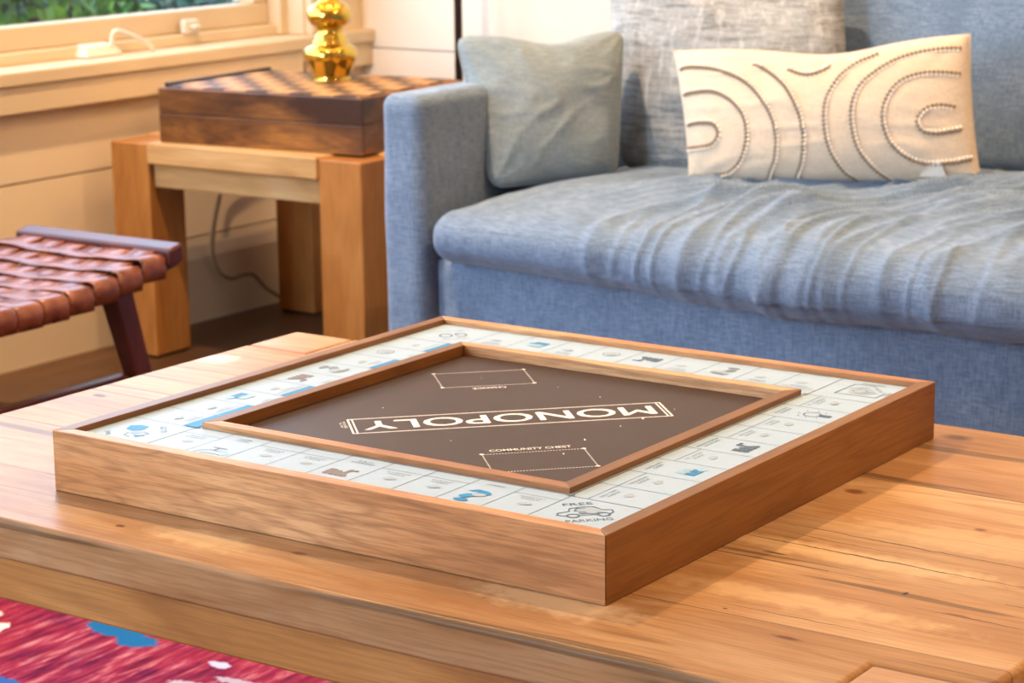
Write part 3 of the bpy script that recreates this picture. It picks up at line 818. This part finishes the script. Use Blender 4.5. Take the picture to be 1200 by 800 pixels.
# cord hanging behind the side table
b = new(); tube(b, smooth_curve([(-2.19, 2.312, .500), (-2.2, 2.315, .43), (-2.22, 2.25, .38), (-2.235, 2.12, .31), (-2.238, 2.093, .243), (-2.238, 2.072, .18), (-2.238, 2.068, .13), (-2.236, 2.085, .095), (-2.234, 2.115, .078), (-2.234, 2.15, .080), (-2.232, 2.178, .076), (-2.230, 2.20, .055), (-2.228, 2.225, .034), (-2.2, 2.27, .006), (-2.15, 2.36, .0045)], 8), .0042, 8)
tag(obj('power_cord', b, M['cable'], smooth=True), 'thin brown power cord hanging against the wall behind the side table', 'cord')

# floor lamp behind the sofa
fl = thing('floor_lamp', 'slim dark metal floor lamp standing behind the sofa arm', 'lamp', (-1.907, 2.45, 0))
b = new(); lathe(b, (-1.907, 2.45, 0), [(.11, 0), (.11, .008), (.02, .014)], 40); obj('lamp_foot', b, M['black_metal'], fl, smooth=False, bevel=.001)
b = new(); tube(b, [(-1.907, 2.45, .01), (-1.907, 2.45, 1.5)], .0082, 16); obj('pole', b, M['black_metal'], fl, smooth=True)
b = new(); tube(b, smooth_curve([(-1.907, 2.45, 1.5), (-1.90, 2.42, 1.56), (-1.86, 2.32, 1.57), (-1.82, 2.22, 1.53)], 6), .007, 12); obj('lamp_arm', b, M['black_metal'], fl, smooth=True)
b = new(); lathe(b, (-1.815, 2.205, 1.40), [(.09, 0), (.085, .02), (.03, .12), (.012, .14)], 32); obj('lamp_head', b, M['black_metal'], fl, smooth=True)

# ------------------------------------------------------------------ sofa
AX0, AX1, FY, BYB = -1.289, -1.213, 1.40, 2.16
so = thing('sofa', 'long grey-blue linen sofa with one loose wrinkled seat cushion', 'sofa', (-.32, 1.77, 0))
def lumpy(a, s=6):
    def f(p, n): return p+n*a*fbm(p*s, 2)
    return f
b = new(); soft_box(b, (AX0, FY, .02), (AX1, BYB, .567), .020, 12, 80, 60, lumpy(.003, 5)); obj('armrest', b, M['linen'], so, smooth=True)
b = new(); soft_box(b, (.58, FY, .02), (.656, BYB, .567), .020, 12, 60, 40, lumpy(.003, 5)); obj('armrest', b, M['linen'], so, smooth=True)
b = new(); soft_box(b, (AX1+.001, FY+.034, .02), (.579, 2.06, .322), .008, 90, 20, 20, lumpy(.002, 6)); obj('seat_base', b, M['linen'], so, smooth=True)
b = new(); soft_box(b, (AX1+.001, 2.05, .03), (.579, BYB+.06, .560), .03, 80, 10, 40, lumpy(.004, 4)); obj('back_frame', b, M['linen'], so, smooth=True)
def sst(a, b_, x):
    t = min(max((x-a)/(b_-a), 0), 1); return t*t*(3-2*t)
CX0, CX1, CY0, CY1, CZ0, CZ1 = AX1+.022, .575, 1.392, 2.045, .322, .400
def ridge(n, w):
    return max(0, 1-abs(n)/w)
def folds(x, y, z):
    # creases: run back-to-front over the top, then down the front face
    e = .10+.90*sst(-1.05, -.78, x)*(1-.3*sst(-.2, .2, x))
    sp = max(y-1.40, 0)+.6*max(.40-z, 0)
    xx = x+.10*sin(sp*9+1)-.25*sp
    n1 = noise.noise(V((xx*13, sp*3.4, 1.7)))
    n2 = noise.noise(V((xx*24+sp*5, sp*6.5, 5.2)))
    n3 = noise.noise(V((xx*7, sp*2.2, 9.1)))
    m = .55+.6*noise.noise(V((x*5, sp*7, 3.3)))
    return e*(ridge(n1, .36)**1.3*.031*max(m, .1)+ridge(n2, .25)**1.4*.016*max(m, .1)+n3*.014)
def cush(p, n):
    x, y, z = p
    top = sst(-.2, .9, n.z)
    u = (x-CX0)/(CX1-CX0)
    t = sst(CY0, CY0+.10, y)
    # crown
    rise = .026*sst(1.37, 1.60, y)*sst(CX0-.04, CX0+.14, x)+.012*sst(1.6, 1.8, y)*sst(-1.0, -.5, x)
    zrel = (z-CZ0)/(CZ1-CZ0)
    z2 = z+rise*zrel
    # belly sag on the right
    z2 -= .016*(1-zrel)*sst(-1.15, -.6, x)
    # front face bulge
    yb = y-(.014*sin(pi*min(max(zrel, 0), 1))*(1-t) + .010*(1-t)*sst(-1.1, -.7, x))
    # left end puffs inward
    F_ = folds(x, y, z)
    if n.z < -.3: F_ *= .3
    F_ *= 1-.85*sst(1.78, 1.84, y)
    q = V((x, yb, z2))+n*(F_+.0035*fbm((x*7, y*7, z*9), 2))
    # seam groove on the front face
    gz = abs(zrel-.66)
    return q
b = new(); soft_box(b, (CX0, CY0, CZ0), (CX1, CY1, CZ1), .030, 460, 130, 26, cush)
seat = obj('seat_cushion', b, M['linen'], so, smooth=True)
# stitched seam running along the front face of the cushion
pts = []
for i in range(0, 360):
    x = CX0+.03+(CX1-CX0-.06)*i/359
    z = CZ0+(CZ1-CZ0)*.74
    q = cush(V((x, CY0+.003, z)), V((0, -1, .12)).normalized())
    pts.append(q+V((0, -.0004, 0)))
b = new(); tube(b, pts, .0011, 6); obj('seam', b, M['thread'], so, smooth=True)
def backc(x0, x1, y0, y1, z0, z1, seed):
    def f(p, n):
        u = (p.x-x0)/(x1-x0)*2-1; w = (p.z-z0)/(z1-z0)*2-1
        k = max(0, (1-u*u))*max(0, (1-w*w))
        lean = (p.z-z0)*.16
        return V((p.x, p.y+lean, p.z)) + V((0, 1 if n.y > 0 else -1, 0))*(.022*k**.5)*(1 if abs(n.y) > .3 else 0) + n*.004*fbm(p*6+V((seed, 0, 0)), 3)
    b = new(); soft_box(b, (x0, y0, z0), (x1, y1, z1), .03, 70, 14, 40, f); return obj('back_cushion', b, M['linen'], so, smooth=True)
backc(-1.0, -.02, 1.955, 2.05, .425, .80, 1)
backc(-.015, .575, 1.955, 2.05, .425, .80, 7)

# ------------------------------------------------------------------ pillows
def pillow(name, label, corners, th, mat, wr=.004, n=56, rnd=0, pinch=.07, seed=0, sag=0, ears=.0, edge=0, parent_loc=None, post=None):
    BL, BR_, TR, TL = [V(c) for c in corners]
    base = (BL+BR_)/2
    nrm = (BR_-BL).cross(TL-BL).normalized()          # front side (towards -y)
    root = thing(name, label, 'pillow', base)
    def pos(u, v, side):
        # outline: edges drawn in between the corners
        uu = u*(1-pinch*(1-v*v)*0 - pinch*(1-abs(v)**3)*0)
        a, c = (u+1)/2, (v+1)/2
        p = (BL*(1-a)+BR_*a)*(1-c)+(TL*(1-a)+TR*a)*c
        ctr_ = (BL+BR_+TR+TL)/4
        if rnd:
            cc = max(0, (abs(u)+abs(v)-2+2*rnd)/(2*rnd))**2*rnd*.5
            p = p - ((BR_-BL)+(TR-TL))*.25*cc*(1 if u > 0 else -1) - ((TL-BL)+(TR-BR_))*.25*cc*(1 if v > 0 else -1)
        ex = pinch*(1-u*u)*abs(v)**3; ey = pinch*(1-v*v)*abs(u)**3
        upv = ((TL-BL)+(TR-BR_))*.25; rt = ((BR_-BL)+(TR-TL))*.25
        p = p-upv*(ex*(1 if v > 0 else -1))-rt*(ey*(1 if u > 0 else -1))
        if sag and v > 0: p = p-upv*(sag*v*v*exp(-((u-.08)/.42)**2))
        k = (max(0, 1-u*u)*max(0, 1-v*v))
        t = th*.5*k**.42
        edge_k = 1-k
        q1 = noise.noise(V((u*1.5+seed+v*.8, v*3.2-u*.6, side*3+seed)))
        w = wr*(fbm((u*1.1+seed, v*1.1, side*3+seed), 2)*1.5 + ridge(q1, .22)**1.4*1.1*min(1, k*3)*max(0, .4+noise.noise(V((u*2, v*2, seed)))))
        if sag > .151: w += .0022*sin(u*38+v*3)*exp(-((u-.1)/.3)**2)*max(v+.1, 0)
        # radial creases near corners
        rad = math.atan2(1-abs(v), 1-abs(u)+1e-6)
        dcor = sqrt((1-abs(u))**2+(1-abs(v))**2)
        w += wr*.8*sin(rad*13+seed)*exp(-(dcor/.38)**2)*min(1, k*8)
        return p+nrm*side*(t+w*min(1, k*5)), k
    b = new(); grid = {}
    for s in (1, -1):
        for i in range(n+1):
            for j in range(n+1):
                bd = i in (0, n) or j in (0, n)
                if s == -1 and bd: grid[(s, i, j)] = grid[(1, i, j)]; continue
                # denser near the rim
                u = sin((i/n*2-1)*pi/2*.999) ; v = sin((j/n*2-1)*pi/2*.999)
                u = .5*u+.5*(i/n*2-1); v = .5*v+.5*(j/n*2-1)
                p, k = pos(u, v, s)
                grid[(s, i, j)] = b.verts.new(p)
        for i in range(n):
            for j in range(n):
                try: b.faces.new((grid[(s,i,j)], grid[(s,i+1,j)], grid[(s,i+1,j+1)], grid[(s,i,j+1)]))
                except ValueError: pass
    obj('pillow_cover', b, mat, root, smooth=True)
    # sewn edge
    if edge:
        loop = []
        for k in range(0, 41): loop.append(pos(-1+2*k/40, -1, 1)[0])
        for k in range(1, 41): loop.append(pos(1, -1+2*k/40, 1)[0])
        for k in range(1, 41): loop.append(pos(1-2*k/40, 1, 1)[0])
        for k in range(1, 41): loop.append(pos(-1, 1-2*k/40, 1)[0])
        b = new(); tube(b, loop, edge, 6, cap=False); obj('sewn_edge', b, mat, root, smooth=True)
    return root, pos, nrm

pillow('throw_pillow', 'small plain grey-green linen pillow leaning in the corner against the sofa arm',
       [(-1.200, 1.560, .412), (-1.085, 1.735, .412), (-1.100, 1.780, .638), (-1.285, 1.590, .636)], .125, M['linen_pillow'], wr=.0045, seed=2.1, sag=.15, pinch=.02, rnd=.11, edge=.0016)
pillow('throw_pillow', 'large square grey pillow of coarse streaky weave standing behind the white patterned one',
       [(-1.125, 1.815, .412), (-.745, 1.865, .420), (-.80, 1.925, .725), (-1.19, 1.875, .735)], .13, M['woven'], wr=.005, seed=5.7, pinch=.01, rnd=.12, edge=.002)
LC_ = [(-.914, 1.668, .425), (-.494, 1.765, .446), (-.533, 1.800, .652), (-.962, 1.700, .618)]
lb, lpos, lnrm = pillow('lumbar_pillow', 'oblong cream pillow with looping braided cord arches, standing at the middle of the sofa',
       LC_, .12, M['cream'], wr=.0028, seed=9.3, pinch=.025, sag=.156, edge=.0014)
# braided cord arches; control points (u, v) on the pillow face
PX = [(803, 222), (1148, 212), (1130, 40), (782, 62)]
def uvof(x, y):
    # inverse bilinear over the pillow's own quadrilateral
    u = v = 0.
    for _ in range(30):
        a, c = (u+1)/2, (v+1)/2
        X = [((PX[0][i]*(1-a)+PX[1][i]*a)*(1-c)+(PX[3][i]*(1-a)+PX[2][i]*a)*c) for i in (0, 1)]
        du = [((PX[1][i]-PX[0][i])*(1-c)+(PX[2][i]-PX[3][i])*c)/2 for i in (0, 1)]
        dv = [((PX[3][i]-PX[0][i])*(1-a)+(PX[2][i]-PX[1][i])*a)/2 for i in (0, 1)]
        r = (x-X[0], y-X[1]); det = du[0]*dv[1]-du[1]*dv[0]
        u += (r[0]*dv[1]-r[1]*dv[0])/det; v += (du[0]*r[1]-du[1]*r[0])/det
    return max(-.975, min(.975, u)), max(-.975, min(.975, v))
CORDS = [[(795,152),(820,149),(840,151),(847,163),(838,176),(818,180),(800,181)],
         [(788,116),(810,113),(838,112),(862,122),(879,140),(884,165),(876,192),(860,208),(838,212),(806,213)],
         [(783,85),(810,82),(845,86),(880,100),(905,125),(919,155),(918,190),(905,216)],
         [(885,76),(905,84),(930,105),(947,135),(953,165),(949,195),(938,219)],
         [(928,79),(942,86),(957,88),(970,82),(980,74)],
         [(1036,61),(1005,78),(984,110),(978,140),(982,175),(996,203),(1010,219)],
         [(1130,58),(1100,60),(1065,68),(1036,85),(1016,108),(1009,140),(1015,175),(1032,200),(1048,215)],
         [(1130,89),(1110,88),(1085,90),(1062,100),(1048,122),(1045,145),(1052,168),(1068,184),(1090,192),(1118,190),(1142,184)],
         [(1127,128),(1110,126),(1094,130),(1084,142),(1088,154),(1102,157),(1118,154),(1130,151)]]
_m = bmesh.new(); bmesh.ops.create_icosphere(_m, subdivisions=1, radius=1); _vs = [v.co.copy() for v in _m.verts]; _fs = [[v.index for v in f.verts] for f in _m.faces]; _m.free()
def bead(bm, p, r, mi=0):
    vv = [bm.verts.new(p+c*r) for c in _vs]
    for f in _fs: bm.faces.new([vv[i] for i in f]).material_index = mi
for cpts in CORDS:
    crv = smooth_curve([(*uvof(*c), 0) for c in cpts], 10)
    P3 = [lpos(max(-.985, min(.985, c.x)), max(-.985, min(.985, c.y)), 1)[0] for c in crv]
    b = new(); acc = 0; last = P3[0]; side = 1
    for i in range(1, len(P3)):
        seg = P3[i]-P3[i-1]
        while acc+seg.length >= .0062:
            t_ = (.0062-acc)/max(seg.length, 1e-9); q = P3[i-1]+seg*t_
            tg = seg.normalized(); nb = tg.cross(lnrm).normalized()
            bead(b, q+lnrm*.0012+nb*.0022, .0026, 0); bead(b, q+tg*.003+lnrm*.0012-nb*.0022, .0026, 1); bead(b, q+tg*.003+lnrm*.0006, .0020, 0)
            P3[i-1] = q; seg = P3[i]-q; acc = 0
        acc += seg.length
    obj('braided_cord', b, [M['cord_dark'], M['cord_light']], lb, smooth=True)
# small white tag at the lower right corner
a = lpos(.62, -.93, 1)[0]; c = lpos(.80, -.93, 1)[0]; d_ = lpos(.78, -.72, 1)[0]; e_ = lpos(.68, -.80, 1)[0]
b = new(); o_ = lnrm*.004; hexa(b, [a+o_, c+o_, d_+o_, e_+o_], [a+o_*1.3, c+o_*1.3, d_+o_*1.3, e_+o_*1.3])
obj('label_tag', b, M['cord_light'], lb)

# ------------------------------------------------------------------ leather stool
stl = thing('leather_stool', 'dark wood stool with a woven tan leather seat, beside the coffee table', 'stool', (-1.61, .86, 0))
sx0, sx1, sy0, sy1 = -1.785, -1.48, .52, 1.165
ymid = (sy0+sy1)/2; hl = (sy1-sy0)/2
def zs(y): return .318+.040*abs((y-ymid)/hl)**2.0
# side rails (curved) under the leather
for x in (sx0+.012, sx1-.012):
    b = new()
    n = 24
    for i in range(n):
        ya = sy0+(sy1-sy0)*i/n; yb = sy0+(sy1-sy0)*(i+1)/n
        hexa(b, [(x-.012, ya, zs(ya)-.028), (x+.012, ya, zs(ya)-.028), (x+.012, ya, zs(ya)-.003), (x-.012, ya, zs(ya)-.003)],
                [(x-.012, yb, zs(yb)-.028), (x+.012, yb, zs(yb)-.028), (x+.012, yb, zs(yb)-.003), (x-.012, yb, zs(yb)-.003)])
    bmesh.ops.remove_doubles(b, verts=b.verts, dist=1e-5)
    obj('side_rail', b, M['stool_wood'], stl)
# end rails of dark wood
for (ya, yb) in ((sy1-.030, sy1), (sy0, sy0+.030)):
    b = new(); z = zs(sy1)
    hexa(b, [(sx0-.004, ya, z-.028), (sx1+.012, ya, z-.028), (sx1+.012, yb, z-.022), (sx0-.004, yb, z-.022)], [(sx0-.004, ya, z-.001), (sx1+.012, ya, z-.001), (sx1+.012, yb, z+.006), (sx0-.004, yb, z+.006)])
    obj('end_rail', b, M['stool_wood'], stl, bevel=.006, seg=3)
# cross straps wrap over both rails
nstr = 12; pitch = (sy1-sy0-.062)/nstr; xs_ = [sx0+.045*k for k in range(1)]
nlong = 6; lp_ = (sx1-sx0-.03)/nlong
def strap(bm, path, wdir, w, th):
    """flat ribbon along path with thickness; wdir = width direction; rounded edges"""
    prev = None
    for i, p in enumerate(path):
        p = V(p); d = (V(path[min(i+1, len(path)-1)])-V(path[max(i-1, 0)])).normalized()
        nn = d.cross(V(wdir)).normalized()
        W = V(wdir)*w/2
        ring = [bm.verts.new(p+o) for o in (W*.96-nn*th*.5, W, W*.96+nn*th*.5, W*.5+nn*th*.65, -W*.5+nn*th*.65, -W*.96+nn*th*.5, -W, -W*.96-nn*th*.5)]
        if prev:
            for k in range(8): bm.faces.new((prev[k], prev[(k+1) % 8], ring[(k+1) % 8], ring[k]))
        else: bm.faces.new(ring[::-1])
        prev = ring
    bm.faces.new(prev)
for k in range(nstr):
    yc = sy0+.031+pitch*(k+.5); z = zs(yc)
    path = []
    path += [(sx0-.003, yc, z-.031), (sx0-.005, yc, z-.015), (sx0-.003, yc, z-.002), (sx0+.003, yc, z+.002)]
    N_ = 40
    for i in range(1, N_):
        x = sx0+.004+(sx1-sx0-.008)*i/N_
        ph = (x-sx0-.015)/lp_
        over = cos(pi*ph*1.0)*(1 if k % 2 else -1)
        path.append((x, yc, z+.003-.006*sin(pi*i/N_)+.0010*sin(pi*ph)*(1 if k % 2 else -1)))
    path += [(sx1-.003, yc, z+.002), (sx1+.003, yc, z-.002), (sx1+.005, yc, z-.015), (sx1+.003, yc, z-.031)]
    b = new(); strap(b, path, (0, 1, 0), pitch-.0008, .0024); obj('leather_strap', b, M['leather'], stl, smooth=True)
for k in range(nlong):
    xc = sx0+.015+lp_*(k+.5); path = []
    N_ = 80
    for i in range(N_+1):
        y = sy0+.028+(sy1-sy0-.056)*i/N_
        ph = (y-sy0-.031)/pitch
        fx = (xc-sx0)/(sx1-sx0)
        path.append((xc, y, zs(y)+.0030-.006*sin(pi*fx)-.0011*sin(pi*ph)*cos(pi*k)))
    b = new(); strap(b, path, (1, 0, 0), lp_-.004, .0022); obj('leather_strap', b, M['leather'], stl, smooth=True)
# splayed legs and low stretchers
for sx, x in ((1, sx1), (-1, sx0)):
    for sy, y in ((1, sy1), (-1, sy0)):
        def ring(zv, off, wx, wy):
            xa = x-sx*(.014)+sx*off*(.25 if sx > 0 else 1.6); ya = y-sy*(.118 if sx > 0 else .21)+sy*off
            return [(xa-wx, ya-wy, zv), (xa+wx, ya-wy, zv), (xa+wx, ya+wy, zv), (xa-wx, ya+wy, zv)]
        b = new(); hexa(b, ring(0, .075, .011, .011), ring(zs(y-sy*.118)-.026, 0, .017, .019)); obj('leg', b, M['stool_wood'], stl, bevel=.003)
for x in (sx1+.001, sx0-.001):
    b = new(); box(b, (x-.022, sy0+.13, .160), (x-.002, sy1-.13+.02, .187)) if x > -1.6 else box(b, (x-.048, sy0+.13, .160), (x-.028, sy1-.11, .187))
    obj('stretcher', b, M['stool_wood'], stl, bevel=.003)
b = new(); box(b, (sx0-.02, ymid-.011, .162), (sx1-.02, ymid+.011, .184)); obj('stretcher', b, M['stool_wood'], stl, bevel=.003)

# ------------------------------------------------------------------ light
def area(name, loc, rot, sx, sy, power, col):
    l = bpy.data.lights.new(name, 'AREA'); l.shape = 'RECTANGLE'; l.size = sx; l.size_y = sy
    l.energy = power; l.color = col
    o = bpy.data.objects.new(name, l); o.location = loc; o.rotation_euler = rot; COL.objects.link(o); return o
area('window_daylight', (XW-.20, .35, 1.42), (0, math.radians(-90), 0), 1.22, 4.2, 46, (.78, .89, 1))
area('window_daylight', ((FX0+FX1)/2, YF-.25, 1.3), (math.radians(90), 0, 0), 1.0, 1.7, 130, (.62, .78, 1))
def downlight(x, y, pw, col):
    d = thing('recessed_downlight', 'round recessed ceiling downlight', 'light', (x, y, H-.012), 'recessed ceiling downlights')
    b = new(); n = 32
    lathe(b, (x, y, H-.012), [(.062, .012), (.066, .0), (.05, .0), (.05, .012)], 32)
    obj('trim_ring', b, M['white_metal'], d)
    l = bpy.data.lights.new('downlight', 'AREA'); l.shape = 'DISK'; l.size = .09; l.energy = pw; l.color = col; l.spread = math.radians(150)
    o = bpy.data.objects.new('downlight', l); o.location = (x, y, H-.02); COL.objects.link(o)
for (x, y, pw) in ((1.5, 1.6, 22), (1.5, .1, 20), (.2, 1.6, 16), (-1.5, 1.0, 44)):
    downlight(x, y, pw, (1, .68, .38))

l = bpy.data.lights.new('lamp_bulb', 'POINT'); l.energy = 3.5; l.color = (1, .66, .34); l.shadow_soft_size = .03
o = bpy.data.objects.new('lamp_bulb', l); o.location = (lc[0], lc[1], lc[2]+.375); COL.objects.link(o)
w = bpy.data.worlds.new('World'); SC.world = w; w.use_nodes = True
nt = w.node_tree; bgn = nt.nodes['Background']
sky = nt.nodes.new('ShaderNodeTexSky'); sky.sky_type = 'NISHITA'; sky.sun_elevation = math.radians(40); sky.sun_rotation = math.radians(60); sky.sun_disc = False
nt.links.new(sky.outputs[0], bgn.inputs[0]); bgn.inputs[1].default_value = .75

# ------------------------------------------------------------------ camera
cd = bpy.data.cameras.new('camera'); cam = bpy.data.objects.new('camera', cd); COL.objects.link(cam)
Fw = V((-.55890727, .80081358, -.21522145)); Rt = V((.82140374, .57023477, -.01132217)); Up = V((-.1136598, .18311174, .97649964))
cam.matrix_world = Matrix(((Rt.x, Up.x, -Fw.x, .80256606), (Rt.y, Up.y, -Fw.y, -1.2584789), (Rt.z, Up.z, -Fw.z, .93480815), (0, 0, 0, 1)))
cd.sensor_width = 36; cd.lens = 2688.27/1200*36
cd.dof.use_dof = True; cd.dof.focus_distance = 1.68; cd.dof.aperture_fstop = 16
SC.camera = cam
SC.view_settings.view_transform = 'Standard'; SC.view_settings.look = 'None'
SC.view_settings.exposure = .2; SC.view_settings.gamma = 1; SC.view_settings.use_curve_mapping = False
SC.cycles.use_denoising = True
SC.cycles.max_bounces = 8; SC.cycles.diffuse_bounces = 4; SC.cycles.caustics_reflective = False; SC.cycles.caustics_refractive = False
